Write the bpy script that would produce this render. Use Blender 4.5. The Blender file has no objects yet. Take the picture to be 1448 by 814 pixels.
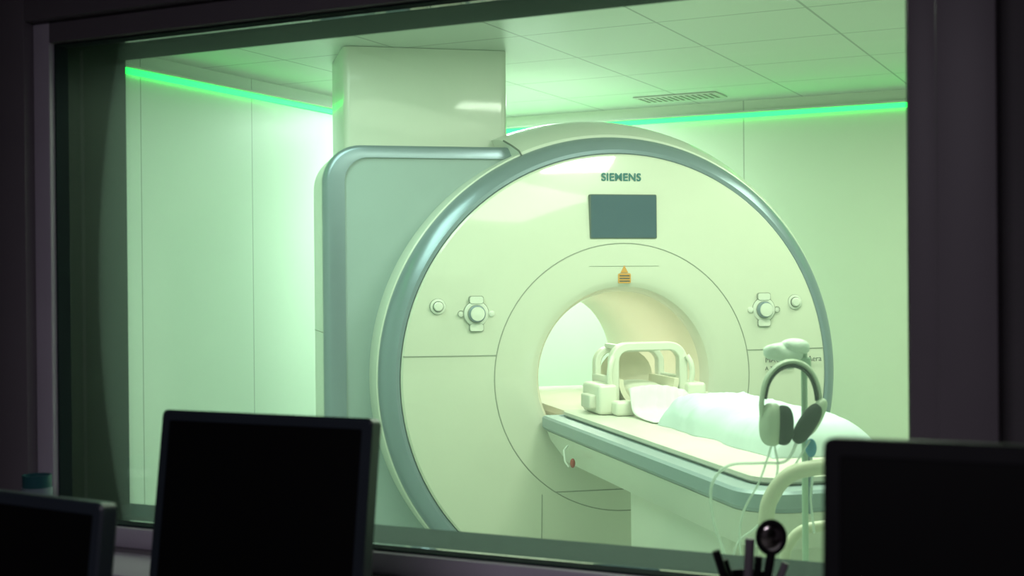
import bpy, bmesh, math, random
from mathutils import Vector, Matrix, noise
random.seed(4)
sc = bpy.context.scene
sc.view_settings.view_transform = 'Standard'
sc.view_settings.look = 'None'

# ------------------------------------------------------------ materials
def mat(name, col, rough=0.5, metal=0.0, emit=None, es=0.0, var=0.04, nscale=6.0, bump=0.0, bscale=80.0, coat=0.0, alpha=1.0, spec=0.5):
    m = bpy.data.materials.new(name); m.use_nodes = True
    nt = m.node_tree; b = nt.nodes['Principled BSDF']
    tc = nt.nodes.new('ShaderNodeTexCoord')
    n = nt.nodes.new('ShaderNodeTexNoise'); n.inputs['Scale'].default_value = nscale
    n.inputs['Detail'].default_value = 3
    nt.links.new(tc.outputs['Object'], n.inputs['Vector'])
    r = nt.nodes.new('ShaderNodeValToRGB')
    r.color_ramp.elements[0].position = .3; r.color_ramp.elements[1].position = .7
    r.color_ramp.elements[0].color = (*[max(0, c*(1-var)) for c in col], 1)
    r.color_ramp.elements[1].color = (*[min(1, c*(1+var)) for c in col], 1)
    nt.links.new(n.outputs['Fac'], r.inputs['Fac'])
    nt.links.new(r.outputs['Color'], b.inputs['Base Color'])
    b.inputs['Roughness'].default_value = rough
    b.inputs['Metallic'].default_value = metal
    b.inputs['Coat Weight'].default_value = coat
    b.inputs['Coat Roughness'].default_value = 0.06
    b.inputs['Specular IOR Level'].default_value = spec
    b.inputs['Alpha'].default_value = alpha
    if emit:
        b.inputs['Emission Color'].default_value = (*emit, 1); b.inputs['Emission Strength'].default_value = es
    if bump > 0:
        n2 = nt.nodes.new('ShaderNodeTexNoise'); n2.inputs['Scale'].default_value = bscale
        nt.links.new(tc.outputs['Object'], n2.inputs['Vector'])
        bp = nt.nodes.new('ShaderNodeBump'); bp.inputs['Strength'].default_value = bump; bp.inputs['Distance'].default_value = .01
        nt.links.new(n2.outputs['Fac'], bp.inputs['Height']); nt.links.new(bp.outputs['Normal'], b.inputs['Normal'])
    return m

M = {}
M['cover']  = mat('gantry_cover_cream', (.62,.62,.52), .34, coat=1.0, var=.01)
M['cover2'] = mat('gantry_cover_white', (.68,.69,.61), .36, coat=.3, var=.01)
M['silver'] = mat('silver_trim', (.24,.29,.36), .30, metal=.55, var=.02)
M['grey']   = mat('grey_side_panel', (.31,.38,.39), .45, var=.02)
M['seam']   = mat('seam_dark', (.10,.11,.09), .7)
M['seaml']  = mat('seam_soft', (.28,.29,.24), .7)
M['bore']   = mat('bore_liner', (.80,.74,.60), .45, var=.02)
M['screen'] = mat('display_glass', (.03,.055,.085), .15, var=.05, emit=(.22,.45,.7), es=.04)
M['teal']   = mat('teal_print', (.0,.12,.13), .5)
M['orange'] = mat('orange_label', (.62,.27,.03), .5)
M['dark']   = mat('dark_print', (.05,.05,.05), .5)
M['rail']   = mat('table_rail', (.27,.34,.37), .35, metal=.3, var=.02)
M['matt']   = mat('mattress_vinyl', (.62,.61,.52), .5, bump=.1, bscale=30)
M['coil']   = mat('coil_plastic', (.70,.70,.60), .35, var=.02)
M['cloth']  = mat('white_cloth', (.55,.65,.65), .85, var=.03, bump=.2, bscale=25)
M['paper']  = mat('paper_sheet', (.68,.71,.66), .8, bump=.1, bscale=20)
M['black']  = mat('black_plastic', (.006,.006,.008), .5, var=.1, spec=.3)
M['blackscr']=mat('monitor_screen', (.0015,.0015,.002), .45, var=.1, spec=.25)
M['bezel']  = mat('monitor_bezel', (.024,.033,.045), .4, var=.1)
M['pad']    = mat('headphone_pad', (.006,.008,.010), .7, spec=.3)
M['phone']  = mat('headphone_shell', (.46,.52,.42), .35)
M['blue']   = mat('blue_rubber', (.05,.25,.42), .4)
M['pole']   = mat('pole_green', (.40,.54,.42), .35)
M['tube']   = mat('clear_tube', (.75,.85,.78), .2, alpha=.55)
M['cream']  = mat('cream_tube', (.58,.58,.45), .35)
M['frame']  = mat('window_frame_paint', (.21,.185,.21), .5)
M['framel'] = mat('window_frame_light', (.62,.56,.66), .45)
M['reveal'] = mat('reveal_dark', (.016,.028,.031), .9, spec=.12)
M['cwall']  = mat('control_wall', (.13,.12,.13), .8, bump=.1, bscale=150)
M['desk']   = mat('desk_laminate', (.10,.09,.09), .5)
M['floor']  = mat('vinyl_floor', (.45,.50,.45), .35, bump=.05)
M['cfloor'] = mat('carpet_floor', (.05,.05,.055), .9, bump=.4, bscale=300)
M['led']    = mat('led_green', (.0,.6,.15), .5, emit=(.010,1.0,.085), es=5.0)
M['chrome'] = mat('chrome', (.5,.45,.45), .15, metal=1.0)
M['tealp']  = mat('teal_plastic', (.03,.14,.16), .3, alpha=.8)
M['red']    = mat('red_plastic', (.35,.03,.02), .4)
M['label']  = mat('sticker_white', (.25,.32,.37), .5)
M['vent']   = mat('vent_metal', (.50,.54,.46), .5)
M['ventd']  = mat('vent_slot', (.15,.17,.12), .6)
M['gauze']  = mat('white_foam', (.72,.80,.74), .8, bump=.3, bscale=60)

def panel_mat(name, col, axis, offset, pitch, width=.008, dk=.5):
    m = mat(name, col, .38, var=.015, nscale=1.5)
    nt = m.node_tree; b = nt.nodes['Principled BSDF']
    base = b.inputs['Base Color'].links[0].from_socket
    g = nt.nodes.new('ShaderNodeNewGeometry'); s = nt.nodes.new('ShaderNodeSeparateXYZ')
    nt.links.new(g.outputs['Position'], s.inputs[0])
    def line(ax, off, p):
        a = nt.nodes.new('ShaderNodeMath'); a.operation='SUBTRACT'; a.inputs[1].default_value=off
        nt.links.new(s.outputs[ax], a.inputs[0])
        q = nt.nodes.new('ShaderNodeMath'); q.operation='FLOORED_MODULO'; q.inputs[1].default_value=p
        nt.links.new(a.outputs[0], q.inputs[0])
        l = nt.nodes.new('ShaderNodeMath'); l.operation='LESS_THAN'; l.inputs[1].default_value=width
        nt.links.new(q.outputs[0], l.inputs[0]); return l
    ls = [line(ax, o, p) for ax, o, p in zip(axis, offset, pitch)]
    f = ls[0].outputs[0]
    if len(ls) > 1:
        mx = nt.nodes.new('ShaderNodeMath'); mx.operation='MAXIMUM'
        nt.links.new(ls[0].outputs[0], mx.inputs[0]); nt.links.new(ls[1].outputs[0], mx.inputs[1]); f = mx.outputs[0]
    mix = nt.nodes.new('ShaderNodeMix'); mix.data_type='RGBA'
    nt.links.new(f, mix.inputs[0]); nt.links.new(base, mix.inputs[6])
    mix.inputs[7].default_value = (*[c*dk for c in col], 1)
    nt.links.new(mix.outputs[2], b.inputs['Base Color'])
    return m
M['wl'] = panel_mat('wall_panels_left', (.62,.72,.64), [1], [4.54], [.80], dk=.62)
M['wb'] = panel_mat('wall_panels_back', (.67,.73,.59), [0], [-2.14], [1.6], dk=.6)
M['ceil'] = panel_mat('ceiling_tiles', (.54,.61,.54), [0,1], [.0,.16], [.6,.6], .011, dk=.5)

# window glass: mostly clear, faint reflection, translucent share mixed in as a milky haze over the scanner room
g = bpy.data.materials.new('window_glass'); g.use_nodes=True
nt=g.node_tree; nt.nodes.clear()
o=nt.nodes.new('ShaderNodeOutputMaterial'); tr=nt.nodes.new('ShaderNodeBsdfTransparent'); gl=nt.nodes.new('ShaderNodeBsdfGlossy')
tr.inputs[0].default_value=(.92,.97,.93,1); gl.inputs['Roughness'].default_value=.02
mx=nt.nodes.new('ShaderNodeMixShader'); fr=nt.nodes.new('ShaderNodeFresnel'); fr.inputs[0].default_value=1.45
du=nt.nodes.new('ShaderNodeBsdfTranslucent'); du.inputs[0].default_value=(.72,.97,.85,1)
m2=nt.nodes.new('ShaderNodeMixShader')
tcn=nt.nodes.new('ShaderNodeTexCoord'); nn=nt.nodes.new('ShaderNodeTexNoise'); nn.inputs['Scale'].default_value=1.5
mr=nt.nodes.new('ShaderNodeMapRange'); mr.inputs[3].default_value=.03; mr.inputs[4].default_value=.06
nt.links.new(tcn.outputs['Object'],nn.inputs['Vector']); nt.links.new(nn.outputs['Fac'],mr.inputs[0]); nt.links.new(mr.outputs[0],m2.inputs[0])
nt.links.new(tr.outputs[0],m2.inputs[1]); nt.links.new(du.outputs[0],m2.inputs[2])
nt.links.new(fr.outputs[0],mx.inputs[0]); nt.links.new(m2.outputs[0],mx.inputs[1]); nt.links.new(gl.outputs[0],mx.inputs[2]); nt.links.new(mx.outputs[0],o.inputs[0])
M['glass']=g

# ------------------------------------------------------------ mesh helpers
def mesh_obj(name, verts, faces, mats, fm=None, parent=None, smooth=True, angle=35):
    me = bpy.data.meshes.new(name); me.from_pydata([tuple(v) for v in verts], [], faces)
    for m in (mats if isinstance(mats, list) else [mats]): me.materials.append(M[m])
    if fm: 
        for p, i in zip(me.polygons, fm): p.material_index = i
    bm = bmesh.new(); bm.from_mesh(me)
    bmesh.ops.recalc_face_normals(bm, faces=bm.faces)
    bm.to_mesh(me); bm.free()
    ob = bpy.data.objects.new(name, me); sc.collection.objects.link(ob)
    if smooth:
        for p in me.polygons: p.use_smooth = True
        try: me.set_sharp_from_angle(angle=math.radians(angle))
        except Exception: pass
    if parent: ob.parent = parent
    return ob

def box(name, lo, hi, m, parent=None, bevel=0.0, segs=3):
    x0,y0,z0 = lo; x1,y1,z1 = hi
    v=[(x0,y0,z0),(x1,y0,z0),(x1,y1,z0),(x0,y1,z0),(x0,y0,z1),(x1,y0,z1),(x1,y1,z1),(x0,y1,z1)]
    f=[(0,3,2,1),(4,5,6,7),(0,1,5,4),(1,2,6,5),(2,3,7,6),(3,0,4,7)]
    ob = mesh_obj(name, v, f, m, parent=parent, smooth=False)
    if bevel>0:
        bm=bmesh.new(); bm.from_mesh(ob.data)
        bmesh.ops.bevel(bm, geom=list(bm.edges), offset=bevel, segments=segs, affect='EDGES', profile=.5)
        bm.to_mesh(ob.data); bm.free()
        for p in ob.data.polygons: p.use_smooth=True
        try: ob.data.set_sharp_from_angle(angle=math.radians(40))
        except Exception: pass
    return ob

def empty(name, loc=(0,0,0), rz=0, parent=None):
    e = bpy.data.objects.new(name, None); e.location = loc; e.rotation_euler=(0,0,rz); e.empty_display_size=.1
    sc.collection.objects.link(e)
    if parent: e.parent=parent
    return e

def catmull(pts, n=8, closed=False):
    P=[Vector(p) for p in pts]; out=[]; L=len(P)
    rng = range(L if closed else L-1)
    for i in rng:
        p0 = P[(i-1)%L] if (closed or i>0) else P[0]*2-P[1]
        p1=P[i]; p2=P[(i+1)%L]
        p3 = P[(i+2)%L] if (closed or i+2<L) else P[-1]*2-P[-2]
        for k in range(n):
            t=k/n
            out.append(.5*((2*p1)+(-p0+p2)*t+(2*p0-5*p1+4*p2-p3)*t*t+(-p0+3*p1-3*p2+p3)*t**3))
    if not closed: out.append(P[-1])
    return out

def tube(name, pts, rad, m, parent=None, segs=12, closed=False, flat=1.0):
    P=[Vector(p) for p in pts]; n=len(P); verts=[]; faces=[]
    up=None
    for i,p in enumerate(P):
        a = P[(i+1)%n] if (closed or i<n-1) else P[i]
        b = P[i-1] if (closed or i>0) else P[i]
        t=(a-b).normalized()
        if up is None:
            up = Vector((0,0,1)) if abs(t.z)<.9 else Vector((1,0,0))
        u=(up-t*up.dot(t)); 
        if u.length<1e-5: u=Vector((1,0,0))
        u.normalize(); w=t.cross(u); up=u
        r = rad[i] if isinstance(rad,(list,tuple)) else rad
        for k in range(segs):
            a_=2*math.pi*k/segs
            verts.append(p+u*math.cos(a_)*r+w*math.sin(a_)*r*flat)
    m_=n if closed else n-1
    for i in range(m_):
        j=(i+1)%n
        for k in range(segs):
            l=(k+1)%segs
            faces.append((i*segs+k,i*segs+l,j*segs+l,j*segs+k))
    if not closed:
        faces.append(tuple(range(segs))[::-1]); faces.append(tuple((n-1)*segs+k for k in range(segs)))
    return mesh_obj(name, verts, faces, m, parent=parent, angle=50)

def loft(name, loops, mats, fm=None, parent=None, cap0=True, cap1=True, angle=35):
    n=len(loops[0]); verts=[v for L in loops for v in L]; faces=[]; idx=[]
    for i in range(len(loops)-1):
        for k in range(n):
            l=(k+1)%n
            faces.append((i*n+k,i*n+l,(i+1)*n+l,(i+1)*n+k)); idx.append(fm[i] if fm else 0)
    if cap0: faces.append(tuple(range(n))[::-1]); idx.append(fm[0] if fm else 0)
    if cap1: faces.append(tuple((len(loops)-1)*n+k for k in range(n))); idx.append(fm[-1] if fm else 0)
    return mesh_obj(name, verts, faces, mats, idx, parent=parent, angle=angle)

def rrect(x0,x1,y0,y1,r,z,n=8):
    pts=[]
    for cx,cy,a0 in ((x1-r,y1-r,0),(x0+r,y1-r,90),(x0+r,y0+r,180),(x1-r,y0+r,270)):
        for k in range(n+1):
            a=math.radians(a0+90*k/n); pts.append((cx+r*math.cos(a),cy+r*math.sin(a),z))
    return pts

def lathe(name, prof, m, loc=(0,0,0), parent=None, segs=32, mats=None, fm=None):
    loops=[[ (loc[0]+r*math.cos(2*math.pi*k/segs), loc[1]+r*math.sin(2*math.pi*k/segs), loc[2]+z) for k in range(segs)] for r,z in prof]
    return loft(name, loops, mats or m, fm, parent=parent)

def ellipsoid(name, c, rad, m, parent=None, rot=(0,0,0), e=1.0, nu=32, nv=18, nz=0.0, nsc=8.0):
    verts=[]; faces=[]
    R=Matrix.Rotation(rot[2],3,'Z')@Matrix.Rotation(rot[1],3,'Y')@Matrix.Rotation(rot[0],3,'X')
    sg=lambda v,p: math.copysign(abs(v)**p, v)
    for i in range(nv+1):
        ph=-math.pi/2+math.pi*i/nv
        for k in range(nu):
            th=2*math.pi*k/nu
            v=Vector((rad[0]*sg(math.cos(ph),e)*sg(math.cos(th),e), rad[1]*sg(math.cos(ph),e)*sg(math.sin(th),e), rad[2]*sg(math.sin(ph),e)))
            if nz: v += v.normalized()*nz*noise.noise(v*nsc)
            verts.append(R@v+Vector(c))
    for i in range(nv):
        for k in range(nu):
            l=(k+1)%nu; faces.append((i*nu+k,i*nu+l,(i+1)*nu+l,(i+1)*nu+k))
    ob=mesh_obj(name, verts, faces, m, parent=parent, angle=60)
    bm=bmesh.new(); bm.from_mesh(ob.data); bmesh.ops.remove_doubles(bm, verts=bm.verts, dist=1e-5); bm.to_mesh(ob.data); bm.free()
    return ob

# ------------------------------------------------------------ room constants
XL, YB, XR, H = -4.07, 7.36, 1.30, 2.42       # scanner room
Y1, Y2 = 2.07, 2.27                            # window wall faces
WX0, WX1, WZ0, WZ1 = -2.083, -0.342, .90, 1.90
CX0, CX1, CY0 = -3.2, 1.6, -1.6                # control room

box('floor', (XL-.15, Y2-.1, -.1), (XR+.15, YB+.15, 0), 'floor')
box('floor_control', (CX0-.15, CY0-.15, -.1), (XR+.45, Y2-.1, 0), 'cfloor')
box('ceiling', (XL-.15, Y2, H), (XR+.15, YB+.15, H+.1), 'ceil')
box('ceiling_control', (CX0-.15, CY0-.15, H), (XR+.45, Y2, H+.1), 'cwall')
box('wall_left', (XL-.15, Y2, 0), (XL, YB+.15, H), 'wl')
box('wall_back', (XL, YB, 0), (XR, YB+.15, H), 'wb')
box('wall_right', (XR, Y2, 0), (XR+.15, YB+.15, H), 'wl')
box('wall_control_left', (CX0-.15, CY0, 0), (CX0, Y1, H), 'cwall')
box('wall_control_right', (CX1, CY0, 0), (CX1+.15, Y1, H), 'cwall')
box('wall_control_back', (CX0-.15, CY0-.15, 0), (CX1+.15, CY0, H), 'cwall')
def holed_wall(name, x0,x1,ya,yb,m):
    vs=[];fs=[]
    for (a,b,c,d) in ((x0,WX0,0,H),(WX1,x1,0,H),(WX0,WX1,0,WZ0),(WX0,WX1,WZ1,H)):
        i=len(vs)
        vs+=[(a,ya,c),(b,ya,c),(b,yb,c),(a,yb,c),(a,ya,d),(b,ya,d),(b,yb,d),(a,yb,d)]
        fs+=[tuple(i+k for k in f) for f in [(0,3,2,1),(4,5,6,7),(0,1,5,4),(1,2,6,5),(2,3,7,6),(3,0,4,7)]]
    me=bpy.data.meshes.new(name); me.from_pydata(vs,[],fs); me.materials.append(M[m])
    ob=bpy.data.objects.new(name,me); sc.collection.objects.link(ob); return ob
holed_wall('wall_front', XL-.15, CX1+.15, Y1, Y2-.02, 'cwall')
holed_wall('wall_front_lining', XL, XR, Y2-.02, Y2, 'wl')

win = empty('window_1')
t=.012
box('reveal_jamb_left',(WX0,Y1-.005,WZ0),(WX0+t*.3,Y2+.004,WZ1),'reveal',win)
box('reveal_jamb_right',(WX1-t*.3,Y1-.005,WZ0),(WX1,Y2+.004,WZ1),'reveal',win)
box('reveal_sill',(WX0,Y1-.005,WZ0),(WX1,Y2+.004,WZ0+t*.3),'reveal',win)
box('reveal_head',(WX0,Y1-.005,WZ1-t*.3),(WX1,Y2+.004,WZ1),'reveal',win)
def ring_frame(name, x0,x1,z0,z1,w,ya,yb,m,parent,wb=None):
    wb=wb or w
    box(name+'_left',(x0-w,ya,z0-wb),(x0,yb,z1+w),m,parent,.003,2)
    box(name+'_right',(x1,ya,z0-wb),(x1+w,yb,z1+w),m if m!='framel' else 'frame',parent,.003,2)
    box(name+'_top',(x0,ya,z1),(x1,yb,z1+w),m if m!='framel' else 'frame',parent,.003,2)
    box(name+'_bottom',(x0,ya,z0-wb),(x1,yb,z0),m,parent,.003,2)
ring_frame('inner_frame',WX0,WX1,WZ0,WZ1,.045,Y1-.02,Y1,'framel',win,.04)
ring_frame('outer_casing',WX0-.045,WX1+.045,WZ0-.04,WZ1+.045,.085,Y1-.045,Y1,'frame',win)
box('pane',(WX0+.004,Y1+.03,WZ0+.004),(WX1-.004,Y1+.036,WZ1-.004),'glass',win)
box('sticker',(WX0+.0036,Y1+.045,1.845),(WX0+.006,Y1+.125,1.878),'label',win)
for i,zz in enumerate((1.856,1.864)):
    box('sticker_print_%d'%i,(WX0+.006,Y1+.05,zz),(WX0+.0065,Y1+.09,zz+.003),'dark',win)
box('trim_1',(WX0-.14,1.86,.825),(WX1+.14,Y1-.0455,.858),'framel',None,.004,2)   # sill ledge
box('led_strip_left',(XL,Y2+.05,2.322),(XL+.018,YB-.03,2.346),'led')
box('led_strip_back',(XL+.03,YB-.018,2.322),(XR-.05,YB,2.346),'led')
box('trim_2',(XL,Y2+.05,2.347),(XL+.035,YB-.001,2.358),'vent')
box('trim_3',(XL+.036,YB-.035,2.347),(XR-.05,YB,2.358),'vent')
v = empty('ceiling_vent',(-2.40,7.02,H))
box('frame',(-.24,-.11,-.008),(.24,.11,-.0005),'vent',v,.003,2)
for i in range(13):
    x=-.215+i*.034
    box('slot_%d'%i,(x,-.085,-.0105),(x+.013,.085,-.0085),'ventd',v)

# ------------------------------------------------------------ MRI scanner
ANG=math.radians(39.6)
MO=Vector((-2.021,5.117,0))
def L(s,d,z=0):   # scanner-local to world
    return (MO.x+s*math.cos(ANG)-d*math.sin(ANG), MO.y+s*math.sin(ANG)+d*math.cos(ANG), z)
mri = empty('mri_scanner', MO, ANG)
ZC=1.0
def fy(r): 
    r=max(r,.40); return -.068+.05*((r-.40)/.52)**2
def revolve(name, prof, mats, fm, a0=0, a1=360, n=144, parent=mri):
    full = (a1-a0)>=359.9
    N = n if full else n+1
    vs=[];fs=[];idx=[]
    for r,d in prof:
        for k in range(N):
            a=math.radians(a0+(a1-a0)*k/n)
            vs.append((r*math.cos(a), d, max(.004, ZC+r*math.sin(a))))
    for i in range(len(prof)-1):
        for k in range(n):
            l=(k+1)%N
            fs.append((i*N+k,i*N+l,(i+1)*N+l,(i+1)*N+k)); idx.append(fm[i])
    return mesh_obj(name,vs,fs,mats,idx,parent=parent,angle=28)
prof=[(.40,1.36),(.365,1.30),(.345,1.2),(.345,.6),(.345,.12),(.347,.05),(.352,.0),(.360,-.035),(.372,-.055),(.388,-.064)]
fm=[1]*6+[0]*3
rr=[.40+.52*i/14 for i in range(14)]
prof2=prof+[(r,fy(r)) for r in rr]+[(.912,fy(.912)),(.920,-.012),(.921,-.004)]
revolve('front_face',prof2,['cover','bore'],fm+[0]*20)
revolve('silver_ring',[(.921,-.002),(.926,-.008),(.940,-.008),(.962,.004),(.982,.024),(.995,.05),(1.0,.08),(1.0,.085)],['silver'],[0]*7)
revolve('rim_left',[(1.0,.085),(1.006,.088),(1.012,.12),(1.012,.25),(1.0,1.30)],['cover2'],[0]*4,113,300)
revolve('cowl',[(1.0,.085),(1.012,.09),(1.045,.16),(1.08,.26),(1.10,.36),(1.113,.5),(1.113,1.15),(1.09,1.3),(1.04,1.36)],['cover2'],[0]*8,-60,113)
def wall_end(a):
    a=math.radians(a); P=[(1.0,.085),(1.012,.09),(1.045,.16),(1.08,.26),(1.10,.36),(1.113,.5),(1.113,1.15),(1.09,1.3),(1.0,1.3)]
    return [(r*math.cos(a),d,ZC+r*math.sin(a)) for r,d in P]
mesh_obj('cowl_end',wall_end(113),[tuple(range(9))],'cover2',parent=mri,smooth=False)
revolve('rear_face',[(1.04,1.36),(.9,1.38),(.40,1.36)],['cover2'],[0]*2)
def arc_pts(r,off,a0,a1,n=96):
    return [(r*math.cos(math.radians(a0+(a1-a0)*k/n)), fy(r)-off, ZC+r*math.sin(math.radians(a0+(a1-a0)*k/n))) for k in range(n+1)]
tube('seam_ring',arc_pts(.549,.0,0,360)[:-1],.0024,'seaml',mri,6,closed=True)
def hline(name,s0,s1,z,rad=.0023,m='seaml'):
    pts=[]
    for k in range(13):
        s=s0+(s1-s0)*k/12; r=math.hypot(s,z-ZC); pts.append((s,fy(r)-.0005,z))
    tube(name,pts,rad,m,mri,6)
hline('seam_left',-.912,-.54,1.10); hline('seam_right',.54,.912,1.10)
hline('seam_low',-.30,.30,.54)
pts=[(-.355,fy(math.hypot(.355,ZC-z))-.0005,z) for z in [ .20+.38*k/8 for k in range(8)]]
tube('seam_vertical',pts,.002,'seaml',mri,6)
hline('laser_mark_line',-.15,.15,1.455,.0012)
a=math.radians(113.2)
tube('cowl_seam',[(r*math.cos(a),d,ZC+r*math.sin(a)) for r,d in [(1.0,.08),(1.02,.09),(1.05,.16),(1.085,.26)]],.004,'seam',mri,6)

def plate(name,s0,s1,z0,z1,m,th=.006,off=0.0,r=.006,parent=mri):
    yc=fy(math.hypot((s0+s1)/2,(z0+z1)/2-ZC))-off
    base=[(x,yc+.02,z) for x,z,_ in rrect(s0,s1,z0,z1,r,0,4)]
    top=[(x,yc-th,z) for x,z,_ in rrect(s0,s1,z0,z1,r,0,4)]
    return loft(name,[base,top],m,parent=parent)
plate('display_bezel',-.144,.144,1.568,1.750,'seam',.010,0,.006)
plate('display_screen',-.140,.140,1.572,1.746,'screen',.013,0,.004)
def text(name,s,size,loc,m,off=0.0,parent=mri,align='CENTER'):
    c=bpy.data.curves.new(name,'FONT'); c.body=s; c.size=size; c.align_x=align; c.extrude=.0008; c.offset=off
    c.materials.append(M[m]); o=bpy.data.objects.new(name,c); sc.collection.objects.link(o)
    o.parent=parent; o.location=loc; o.rotation_euler=(math.pi/2,0,0); return o
tx=text('maker_lettering','SIEMENS',.044,(0,fy(.83)-.006,1.808),'teal',.0011); tx.data.space_character=1.06
text('model_lettering','MAGNETOM Aera',.034,(.62,fy(.66)-.012,1.045),'dark',align='LEFT').rotation_euler=(math.pi/2,0,math.radians(4))
text('model_sub_lettering','A Tim System',.024,(.62,fy(.66)-.012,1.012),'dark',align='LEFT').rotation_euler=(math.pi/2,0,math.radians(4))
plate('warning_plate',-.027,.027,1.385,1.425,'orange',.004)
for i in range(3): plate('warning_print_%d'%i,-.022,.022,1.391+i*.011,1.396+i*.011,'dark',.0048,0,.001)
yw=fy(.42)-.003
mesh_obj('warning_triangle',[(-.016,yw,1.428),(.016,yw,1.428),(0,yw,1.458),(-.016,yw+.01,1.428),(.016,yw+.01,1.428),(0,yw+.01,1.458)],[(0,1,2),(3,5,4),(0,3,4,1),(1,4,5,2),(2,5,3,0)],'orange',parent=mri,smooth=False)
def ydisk(name,s,z,prof,m,parent=mri,segs=32,sx=1.0,sz=1.0):
    y0=fy(math.hypot(s,z-ZC))
    loops=[[(s+sx*r*math.cos(2*math.pi*k/segs), y0+d, z+sz*r*math.sin(2*math.pi*k/segs)) for k in range(segs)] for r,d in prof]
    return loft(name,loops,m,parent=parent)
for sg in (-1,1):
    s=.62*sg; z=1.268
    ydisk('dial_outline_%d'%(sg+1),s,z,[(.053,.02),(.053,-.004),(.050,-.0045)],'seaml')
    ydisk('dial_base_%d'%(sg+1),s,z,[(.050,.02),(.050,-.006),(.047,-.009),(.036,-.010)],'cover2')
    for q in (-1,1):
        y0=fy(.68)
        c=[(x,y0+.02,zz) for x,zz,_ in rrect(s-.030,s+.030,z+q*.056-.016,z+q*.056+.016,.010,0,4)]
        c2=[(x,y0-.010,zz) for x,zz,_ in rrect(s-.030,s+.030,z+q*.056-.016,z+q*.056+.016,.010,0,4)]
        loft('dial_tab_%d%d'%(sg+1,q+1),[c,c2],'seaml',parent=mri)
        c=[(x,y0+.02,zz) for x,zz,_ in rrect(s-.027,s+.027,z+q*.055-.014,z+q*.055+.014,.009,0,4)]
        c2=[(x,y0-.013,zz) for x,zz,_ in rrect(s-.027,s+.027,z+q*.055-.014,z+q*.055+.014,.009,0,4)]
        loft('dial_tabface_%d%d'%(sg+1,q+1),[c,c2],'cover2',parent=mri)
        ydisk('dial_ear_%d%d'%(sg+1,q+1),s+q*.062,z,[(.012,.02),(.012,-.006),(.008,-.008)],'cover2')
        tube('dial_earline_%d%d'%(sg+1,q+1),[(s+q*.062+.013*math.cos(k*.5236),fy(.68)-.003,z+.013*math.sin(k*.5236)) for k in range(12)],.0015,'seaml',mri,6,closed=True)
    ydisk('dial_groove_%d'%(sg+1),s,z,[(.037,-.005),(.037,-.0115),(.035,-.012)],'seaml')
    ydisk('dial_knob_%d'%(sg+1),s,z,[(.034,.0),(.034,-.024),(.030,-.030),(.0,-.031)],'silver')
    ydisk('dial_cap_%d'%(sg+1),s,z,[(.028,-.024),(.028,-.036),(.0,-.038)],'cover2')
    s=.772*sg; z=1.298
    ydisk('button_ring_%d'%(sg+1),s,z,[(.033,.02),(.033,-.004),(.030,-.006)],'seaml')
    ydisk('button_base_%d'%(sg+1),s,z,[(.031,.02),(.031,-.007),(.022,-.009)],'cover2')
    ydisk('button_groove_%d'%(sg+1),s,z,[(.022,-.004),(.022,-.011),(.02,-.012)],'seam')
    ydisk('button_cap_%d'%(sg+1),s,z,[(.019,-.004),(.019,-.018),(.015,-.022),(0,-.023)],'cover2')

def side_outline(x0,x1,z1,r,n=12):
    pts=[(x1,.004),(x0,.004)]
    for k in range(n+1):
        a=math.radians(180-90*k/n); pts.append((x0+r+r*math.cos(a), z1-r+r*math.sin(a)))
    pts.append((x1,z1)); return pts
def ext(name,pts,d0,d1,m,parent=mri):
    loops=[[(x,d0,z) for x,z in pts],[(x,d1,z) for x,z in pts]]
    return loft(name,loops,m,parent=parent)
ext('side_cover_panel',side_outline(-1.11,-.30,1.92,.10),.262,.40,'grey')
loops=[]
for d,ins in ((.30,0.0),(.70,0.0),(.88,.015),(.97,.05),(1.0,.11)):
    loops.append([(x,d,z) for x,z in side_outline(-1.197+ins,-.30,1.972-ins,.16)])
loft('side_cover_body',loops,'cover2',parent=mri)
def band(name,outer,inner,d0,d1,m,parent=mri,ch=.012):
    n=len(outer)
    rows=[[(x,d1,z) for x,z in outer],[(x,d0+ch,z) for x,z in outer]]
    for f,dd in ((.04,.45),(.14,.12),(.30,0)):
        rows.append([((xo*(1-f)+xi*f),d0+ch*dd,(zo*(1-f)+zi*f)) for (xo,zo),(xi,zi) in zip(outer,inner)])
    rows.append([(x,d0,z) for x,z in inner]); rows.append([(x,d1,z) for x,z in inner])
    vs=[p for r in rows for p in r]; fs=[]
    for i in range(len(rows)-1):
        for k in range(n-1):
            fs.append((i*n+k,i*n+k+1,(i+1)*n+k+1,(i+1)*n+k))
    return mesh_obj(name,vs,fs,m,parent=parent,angle=50)
band('side_cover_frame',side_outline(-1.197,-.30,1.972,.16)[1:],side_outline(-1.108,-.30,1.918,.10)[1:],.25,.31,'silver',ch=.035)
tube('side_seam',[(-1.1985,d,1.19) for d in (.31,.5,.7)],.0015,'seaml',mri,6)
tw=[]
for z in (1.7,H-.002):
    tw.append([(x,y,z) for x,y,_ in rrect(-1.085,-.36,.47,.98,.03,0,6)])
loft('service_tower',tw,'cover2',parent=mri)

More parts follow.
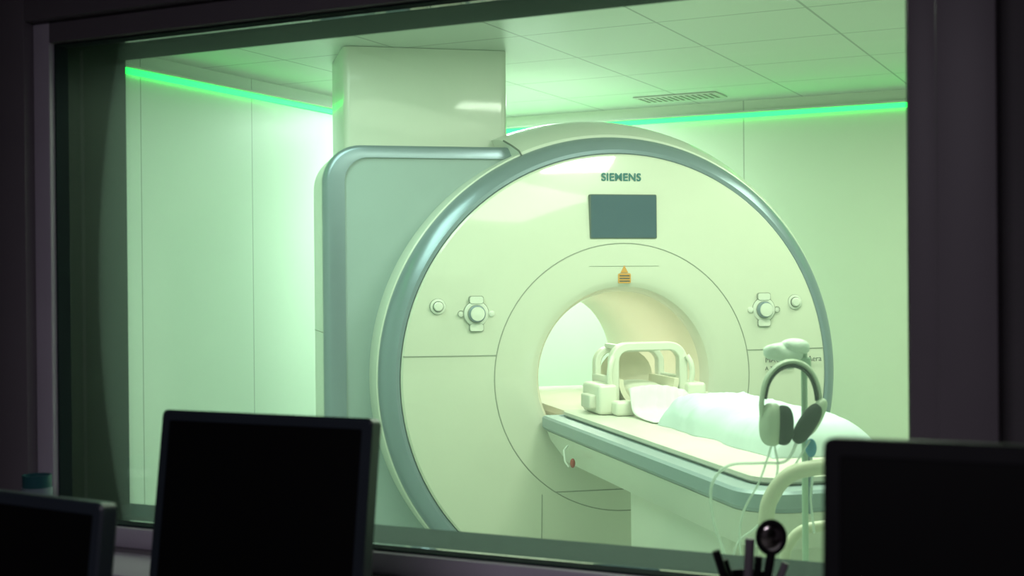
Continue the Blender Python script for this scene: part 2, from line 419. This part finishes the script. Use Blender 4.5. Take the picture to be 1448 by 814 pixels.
# table ------------------------------------------------------
def tl(half,db,df,z,rf=.12,rb=.02,n=8):
    pts=[]
    for cx,cy,a0,r in ((half-rb,db-rb,0,rb),(-half+rb,db-rb,90,rb),(-half+rf,df+rf,180,rf),(half-rf,df+rf,270,rf)):
        for k in range(n+1):
            a=math.radians(a0+90*k/n); pts.append((cx+r*math.cos(a),cy+r*math.sin(a),z))
    return pts
tab=empty('patient_table',MO,ANG)
loft('rail',[tl(.352,-.085,-2.14,.800),tl(.362,-.082,-2.15,.812),tl(.362,-.082,-2.15,.848),tl(.354,-.088,-2.142,.856),tl(.30,-.10,-2.09,.856),tl(.295,-.105,-2.085,.850)],'rail',parent=tab)
loft('body',[tl(.24,-.32,-1.95,.665,.10),tl(.30,-.22,-2.02,.685,.11),tl(.335,-.11,-2.10,.76,.12),tl(.345,-.095,-2.12,.795,.12)],'cover2',parent=tab)
loft('body_gap',[tl(.338,-.10,-2.11,.792,.12),tl(.338,-.10,-2.11,.803,.12)],'seam',parent=tab)
loft('mattress',[tl(.27,-.11,-2.02,.852,.08),tl(.28,-.11,-2.03,.860,.08),tl(.28,-.11,-2.03,.872,.08),tl(.268,-.12,-2.02,.878,.08)],'matt',parent=tab)
loft('tray_in_bore',[tl(.22,1.2,-.12,.80,.02),tl(.25,1.2,-.12,.84,.02),tl(.25,1.2,-.12,.866,.02),tl(.23,1.2,-.12,.868,.02)],'matt',parent=tab)
loft('pedestal',[tl(.25,-.86,-1.75,.004,.04),tl(.25,-.86,-1.75,.50,.04),tl(.25,-.86,-1.75,.672,.04)],'cover2',parent=tab)
tube('release_handle',[(-.352,-.44,.775),(-.37,-.45,.76),(-.372,-.47,.72),(-.36,-.48,.70)],.004,'paper',tab,8)
ellipsoid('release_plug',(-.348,-.49,.715),(.010,.010,.018),'red',tab)

# head coil --------------------------------------------------
coil=empty('head_coil',L(.008,-.19,0),ANG)
def archpts(w,h,r,z0,n=8):
    pts=[(-w,z0)]
    for cx,a0 in ((-w+r,180),(w-r,90)):
        for k in range(n+1):
            a=math.radians(a0-90*k/n); pts.append((cx+r*math.cos(a),z0+h-r+r*math.sin(a)))
    pts.append((w,z0)); return pts
def arch(name,w,h,r,z0,t,d0,d1,m,parent):
    o=archpts(w,h,r,z0); i=archpts(w-t,h-t,max(.01,r-t),z0); n=len(o)
    rows=[[(x,d0,z) for x,z in o],[(x,d1,z) for x,z in o],[(x,d1,z) for x,z in i],[(x,d0,z) for x,z in i]]
    vs=[p for q in rows for p in q]; fs=[]
    for a_ in range(4):
        b_=(a_+1)%4
        for k in range(n-1): fs.append((a_*n+k,a_*n+k+1,b_*n+k+1,b_*n+k))
    fs.append((0,n,2*n,3*n)); fs.append((n-1,4*n-1,3*n-1,2*n-1))
    ob=mesh_obj(name,vs,fs,m,parent=parent,angle=40)
    b=ob.modifiers.new('b','BEVEL'); b.width=.005; b.segments=2; b.limit_method='ANGLE'
    return ob
arch('arch_near',.158,.275,.075,.880,.034,-.16,-.110,'coil',coil)
arch('arch_far',.148,.250,.07,.880,.026,.08,.13,'coil',coil)
for i,x in enumerate((-.09,.09)): 
    box('top_bar_%d'%i,(x-.013,-.125,1.122),(x+.013,.10,1.142),'coil',coil,.005,2)
for x in (-1,1):
    box('side_bar_%d'%(x+1),(x*.142-.010,-.12,.99),(x*.142+.010,.12,1.02),'coil',coil,.005,2)
    box('side_block_%d'%(x+1),(x*.182-.038,-.20,.88),(x*.182+.038,.03,.995),'coil',coil,.014,3)
    box('side_clip_%d'%(x+1),(x*.225-.022,-.16,.90),(x*.225+.022,-.04,.955),'matt',coil,.008,3)
    box('front_foot_%d'%(x+1),(x*.13-.04,-.26,.879),(x*.13+.04,-.185,.935),'coil',coil,.012,3)
    tube('latch_%d'%(x+1),catmull([(x*.165,-.17,.99),(x*.170,-.175,1.03),(x*.165,-.175,1.07),(x*.152,-.165,1.10)],5),.011,'coil',coil,10)
n=16; vs=[];fs=[]
for d in (-.15,.15):
    for rad_ in (.125,.105):
        for k in range(n+1):
            a=math.pi+math.pi*k/n; vs.append((rad_*math.cos(a),d,1.01+rad_*math.sin(a)))
N=n+1
for a_,b_ in ((0,1),(1,3),(3,2),(2,0)):
    for k in range(n): fs.append((a_*N+k,a_*N+k+1,b_*N+k+1,b_*N+k))
fs+= [(0,N,3*N,2*N),(n,2*N+n,3*N+n,N+n)]
mesh_obj('cradle',vs,fs,'bore',parent=coil)
vs=[];fs=[]
for j,(d,rad_) in enumerate(((.14,.115),(.17,.08),(.18,.03))):
    for k in range(25):
        a=2*math.pi*k/24; vs.append((rad_*math.cos(a),d,1.005+rad_*.95*math.sin(a)))
for j in range(2):
    for k in range(24): fs.append((j*25+k,j*25+k+1,(j+1)*25+k+1,(j+1)*25+k))
fs.append(tuple(50+k for k in range(24)))
mesh_obj('coil_end_cap',vs,fs,'bore',parent=coil,angle=60)
ellipsoid('head_pad',(0,0,.955),(.085,.13,.04),'matt',coil,e=.7)

vs=[];fs=[];nu=24
path=catmull([(0,-.450,.995),(0,-.462,.975),(0,-.480,.935),(0,-.51,.898),(0,-.62,.886),(0,-.735,.885)],4)
for j,p in enumerate(path):
    for i in range(nu+1):
        s=-.115+.235*i/nu+ .02*(j/len(path))*(i/nu)
        w=.008*math.sin(i*.9+j*.25)*(1 if j<14 else .3)
        vs.append((s,p.y-abs(w),p.z+abs(w)*.4+ (-.25*(i/nu-.4)**2*(1-j/10) if j<10 else 0)*.3))
for j in range(len(path)-1):
    for i in range(nu):
        a=j*(nu+1)+i; fs.append((a,a+1,a+nu+2,a+nu+1))
ps=mesh_obj('paper_sheet',vs,fs,'paper',angle=80); ps.location=MO; ps.rotation_euler=(0,0,ANG)
so=ps.modifiers.new('s','SOLIDIFY'); so.thickness=.003

def cushion():
    nu,nv=120,64; vs=[];fs=[]
    s0,s1,d0,d1=-.10,.25,-.76,-1.72
    for j in range(nv+1):
        v_=j/nv
        for i in range(nu+1):
            u_=i/nu
            d=d0+(d1-d0)*u_; s=s0+(s1-s0)*v_
            eu=min(1,min(u_,1-u_)/.12); ev=min(1,min(v_,1-v_)/.30)
            e=math.sqrt(max(0,1-(1-eu)**2.2))*math.sqrt(max(0,1-(1-ev)**2.2))
            h=.112*(1-.10*u_)
            nz=noise.noise(Vector((s*7+d*2,d*5,.3)))*.012
            q=Vector((s*7+1.2*noise.noise(Vector((s*5,d*5,7))), d*10+1.8*noise.noise(Vector((s*5,d*5,3))), 1.7))
            rid=1-abs(noise.noise(q))*2.2
            nz+=max(0,rid)**3*.011*(.15+.6*(1-ev)+.5*(u_<.35))
            q2=Vector((s*22+d*12,d*18-s*10,4)); nz+=abs(noise.noise(q2))*.004
            vs.append((s+.025*noise.noise(Vector((d*7,s*7,1)))*(1 if ev<1 else .3), d+.015*noise.noise(Vector((d*8,s*8,9))), .879+(h+nz)*e))
    for j in range(nv):
        for i in range(nu):
            a=j*(nu+1)+i; fs.append((a,a+1,a+nu+2,a+nu+1))
    rim=[i for i in range(nu+1)]+[(j)*(nu+1)+nu for j in range(1,nv+1)]+[nv*(nu+1)+i for i in range(nu-1,-1,-1)]+[j*(nu+1) for j in range(nv-1,0,-1)]
    fs.append(tuple(rim))
    ob=mesh_obj('draped_leg_cushion',vs,fs,'cloth',angle=80); ob.location=MO; ob.rotation_euler=(0,0,ANG); return ob
cushion()

# ------------------------------------------------------------ headset stand
YAW=math.radians(26.2)
st=empty('headphone_stand',(-.754,3.084,0),YAW)
tube('pole',[(0,0,.03),(0,0,1.245)],.0075,'pole',st,12)
tube('pole_side_rail',[(.014,.01,.84),(.014,.01,1.0)],.006,'silver',st,10)
tube('hook_arm',[(0,-.01,1.19),(-.02,-.03,1.195),(-.045,-.04,1.19),(-.055,-.045,1.195)],.006,'pole',st,10)
box('clamp',(-.014,-.016,1.18),(.014,.016,1.21),'pole',st,.005,3)
for k in range(5):
    a=k*2*math.pi/5+1.213
    tube('foot_%d'%k,[(0,0,.06),(.12*math.cos(a),.12*math.sin(a),.05),(.22*math.cos(a),.22*math.sin(a),.035)],[.014,.012,.009],'silver',st,8)
    ellipsoid('castor_%d'%k,(.22*math.cos(a),.22*math.sin(a),.022),(.016,.016,.022),'black',st)
ellipsoid('foam_cap',(-.045,0,1.222),(.046,.032,.022),'gauze',st,e=.8,nz=.010,nsc=30)
ellipsoid('foam_cap_lobe',(-.022,-.005,1.236),(.032,.028,.018),'gauze',st,e=.8,nz=.008,nsc=30)

hp=empty('headphones',(-.754,3.084,0),YAW)
hb=catmull([(-.108,-.05,1.065),(-.110,-.05,1.11),(-.099,-.05,1.16),(-.073,-.05,1.192),(-.040,-.05,1.203),(-.008,-.05,1.192),(.014,-.05,1.162),(.024,-.05,1.12),(.020,-.05,1.08)],6)
tube('headband',hb,.0062,'phone',hp,10,flat=1.9)
cx_=-.043
hb2=[((p.x-cx_)*.89+cx_,p.y-.002,(p.z-1.10)*.90+1.10) for p in hb[7:-5]]
tube('headband_pad',hb2,.0042,'pad',hp,10,flat=2.0)
ellipsoid('ear_cup_a',(-.088,-.055,1.058),(.024,.032,.050),'phone',hp,rot=(0,.05,.5),e=.8)
ellipsoid('ear_pad_a',(-.065,-.072,1.058),(.015,.030,.046),'pad',hp,rot=(0,.05,.5),e=.8)
ellipsoid('ear_cup_b',(.014,-.05,1.074),(.017,.032,.047),'phone',hp,rot=(0,.45,-.3),e=.8)
ellipsoid('ear_pad_b',(-.008,-.064,1.060),(.021,.034,.052),'pad',hp,rot=(0,.55,-.3),e=.8)
ellipsoid('ear_pad_b_inner',(-.024,-.070,1.054),(.007,.020,.032),'blackscr',hp,rot=(0,.55,-.3),e=.8)
tube('cable_a',catmull([(-.083,-.06,1.01),(-.078,-.07,.96),(-.09,-.06,.90),(-.11,-.06,.84),(-.135,-.06,.76),(-.14,-.05,.66)],8),.0030,'tube',hp,8)
tube('cable_b',catmull([(-.03,-.06,1.02),(-.06,-.07,.975),(-.12,-.06,.970),(-.19,-.05,.962),(-.228,-.05,.915),(-.222,-.05,.83),(-.20,-.05,.76),(-.18,-.05,.64)],8),.0038,'tube',hp,8)
tube('cable_c',catmull([(.0,-.05,1.02),(-.05,-.06,.94),(-.075,-.05,.88),(-.125,-.05,.82),(-.17,-.05,.78),(-.19,-.05,.68)],8),.0028,'tube',hp,8)
tube('cable_d',catmull([(-.09,-.06,1.01),(-.12,-.07,.93),(-.155,-.06,.86),(-.165,-.06,.79),(-.15,-.05,.66)],8),.0028,'tube',hp,8)
sb=empty('squeeze_bulb',(-.754,3.084,0),YAW)
ellipsoid('bulb',(.008,-.030,1.000),(.013,.013,.022),'blue',sb)
tube('bulb_hose',[(.008,-.03,.985),(.012,-.03,.94),(.008,-.02,.88),(.016,-.02,.80)],.003,'tube',sb,8)

tr_=empty('equipment_trolley',(-.754,3.084,0),YAW)
def hoop(name,x0,x1,y,zt,r,rad):
    p=[(x0,y,.04),(x0,y,zt-r-.12),(x0+.0,y,zt-r),(x0+r*.12,y,zt-r*.55),(x0+r*.45,y,zt-r*.16),(x0+r,y,zt),((x0+x1)/2,y,zt+.006),(x1-r,y,zt),(x1-r*.3,y,zt-r*.3),(x1,y,zt-r),(x1,y,.04)]
    tube(name,catmull(p,6),rad,'cream',tr_,14)
hoop('handle_hoop',-.122,.36,-.16,.972,.11,.018)
hoop('lower_hoop',-.037,.36,.06,.800,.08,.013)
mesh_obj('shelf',[(-.12,-.16,.30),(.355,-.16,.30),(.355,.06,.30),(.03,.06,.30),(-.12,-.16,.32),(.355,-.16,.32),(.355,.06,.32),(.03,.06,.32)],[(0,3,2,1),(4,5,6,7),(0,1,5,4),(1,2,6,5),(2,3,7,6),(3,0,4,7)],'cream',parent=tr_,smooth=False)
for x,y in ((-.122,-.16),(.36,-.16),(-.037,.06),(.36,.06)): ellipsoid('castor',(x,y,.03),(.013,.028,.03),'black',tr_)

# ------------------------------------------------------------ control room furniture
desk=empty('control_desk',(0,0,0))
box('top',(-2.4,.95,.71),(.75,1.855,.74),'desk',desk,.004,2)
for x in (-2.3,-.9,.65): box('leg',(x-.02,1.0,.001),(x+.02,1.8,.71),'desk',desk,.003,2)
def monitor(x0,x1,y,ztop,h,tilt,yaw=0.0,edge='bezel'):
    w=x1-x0
    e=empty('computer_monitor',((x0+x1)/2,y,0),yaw)
    p=empty('panel',(0,0,ztop),0,e); p.rotation_euler=(-tilt,0,0)
    def lp(x0_,x1_,z0_,z1_,r,yy): return [(x,yy,z) for x,z,_ in rrect(x0_,x1_,z0_,z1_,r,0,5)]
    hw=w/2
    loft('housing',[lp(-hw+.03,hw-.03,-h+.03,-.03,.02,.055),lp(-hw+.008,hw-.008,-h+.008,-.008,.012,.035),lp(-hw,hw,-h,0,.010,.026),lp(-hw,hw,-h,0,.010,.003),lp(-hw+.003,hw-.003,-h+.003,-.003,.009,0),lp(-hw+.017,hw-.017,-h+.02,-.017,.003,0),lp(-hw+.018,hw-.018,-h+.021,-.018,.003,.004)],edge,parent=p)
    loft('screen',[lp(-hw+.017,hw-.017,-h+.02,-.017,.002,.003),lp(-hw+.017,hw-.017,-h+.02,-.017,.002,.0015)],'blackscr',parent=p)
    box('neck',(-.035,.065,.75),(.035,.095,ztop-h*.35),'black',e,.006,2)
    box('foot',(-.12,.0,.7405),(.12,.17,.757),'black',e,.006,2)
    box('hub',(-.04,.035,ztop-h*.6),(.04,.09,ztop-h*.35),'black',e,.006,2)
    return e
monitor(-1.466,-1.062,1.68,1.189,.36,math.radians(8))
monitor(-1.695,-1.290,1.38,1.096,.31,math.radians(7),math.radians(-6))
monitor(-.300,.25,1.30,1.235,.34,math.radians(3),0,'black')

pc=empty('pen_holder',(-.569,1.955,.858),YAW)
lathe('cup',[(.036,0),(.040,.003),(.041,.085),(.038,.085),(.037,.006),(0,.006)],'black',parent=pc)
tube('marker_dark_a',[(-.015,0,.02),(-.046,0,.122)],.0065,'black',pc,12)
tube('marker_dark_b',[(-.005,.015,.02),(-.030,.015,.105)],.005,'black',pc,12)
tube('marker_grey',[(.0,0,.02),(.006,0,.140)],.0075,'frame',pc,12)
tube('marker_dark_c',[(.015,.015,.02),(.022,.015,.110)],.006,'black',pc,12)
tube('mirror_stem',[(.02,-.005,.02),(.038,-.005,.122)],.007,'black',pc,12)
loops=[[(.037+r*math.cos(2*math.pi*k/32),-.008+d,.143+r*1.15*math.sin(2*math.pi*k/32)) for k in range(32)] for r,d in ((.012,.012),(.023,.006),(.024,0),(.021,-.004))]
loft('mirror_rim',loops,'black',parent=pc)
ellipsoid('mirror_face',(.037,-.010,.143),(.018,.006,.021),'chrome',pc)
tube('marker_grey_b',[(.03,.01,.02),(.062,.01,.10)],.006,'frame',pc,12)

tc=empty('plastic_tumbler',(-2.03,1.955,.8585))
lathe('tumbler',[(.020,0),(.024,.003),(.029,.155),(.026,.155),(.022,.006),(0,.006)],'tealp',parent=tc)
lathe('tumbler_band',[(.0285,.112),(.0295,.112),(.030,.130),(.0285,.130)],'label',parent=tc)

# ------------------------------------------------------------ lights
def area(name,loc,size,power,col,rot=(0,0,0)):
    l=bpy.data.lights.new(name,'AREA'); l.shape='RECTANGLE'; l.size=size[0]; l.size_y=size[1]; l.energy=power; l.color=col
    o=bpy.data.objects.new(name,l); o.location=loc; o.rotation_euler=rot; sc.collection.objects.link(o); return o
area('ceiling_light',(-1.2,3.3,H-.02),(1.8,1.0),40,(.87,1.0,.75))
area('ceiling_light.001',(-2.9,3.6,H-.02),(.6,1.4),19,(.75,1.0,.84))
area('ceiling_light.002',(-3.35,6.6,H-.02),(.8,.6),54,(.83,1.0,.92))
area('ceiling_light.003',(-.4,5.6,H-.02),(1.2,1.0),34,(.87,1.0,.74))
area('ceiling_light.004',(-1.22,4.28,H-.02),(.50,.28),26,(.92,1.0,.84),(0,0,ANG))
area('bore_light',L(.0,.55,1.335),(.08,.7),3.2,(1.0,.97,.82),(0,0,ANG))
area('control_room_fill',(-.6,-.2,H-.02),(1.2,.6),15,(.95,.88,1.0))  # weak fill added behind the camera to lift the window casing
w=bpy.data.worlds.new('world'); sc.world=w; w.use_nodes=True
w.node_tree.nodes['Background'].inputs[0].default_value=(.02,.022,.025,1); w.node_tree.nodes['Background'].inputs[1].default_value=.3

# ------------------------------------------------------------ camera
cam=bpy.data.cameras.new('camera'); co=bpy.data.objects.new('camera',cam); sc.collection.objects.link(co)
cam.sensor_width=36; cam.lens=36*1865/1448
co.matrix_world=Matrix.Translation((0,0,1.39))@Matrix.Rotation(YAW,4,'Z')@Matrix.Rotation(math.pi/2-.0038,4,'X')@Matrix.Rotation(-.009,4,'Z')
cam.dof.use_dof=True; cam.dof.focus_distance=5.2; cam.dof.aperture_fstop=5.0
cam.clip_start=.05
sc.camera=co
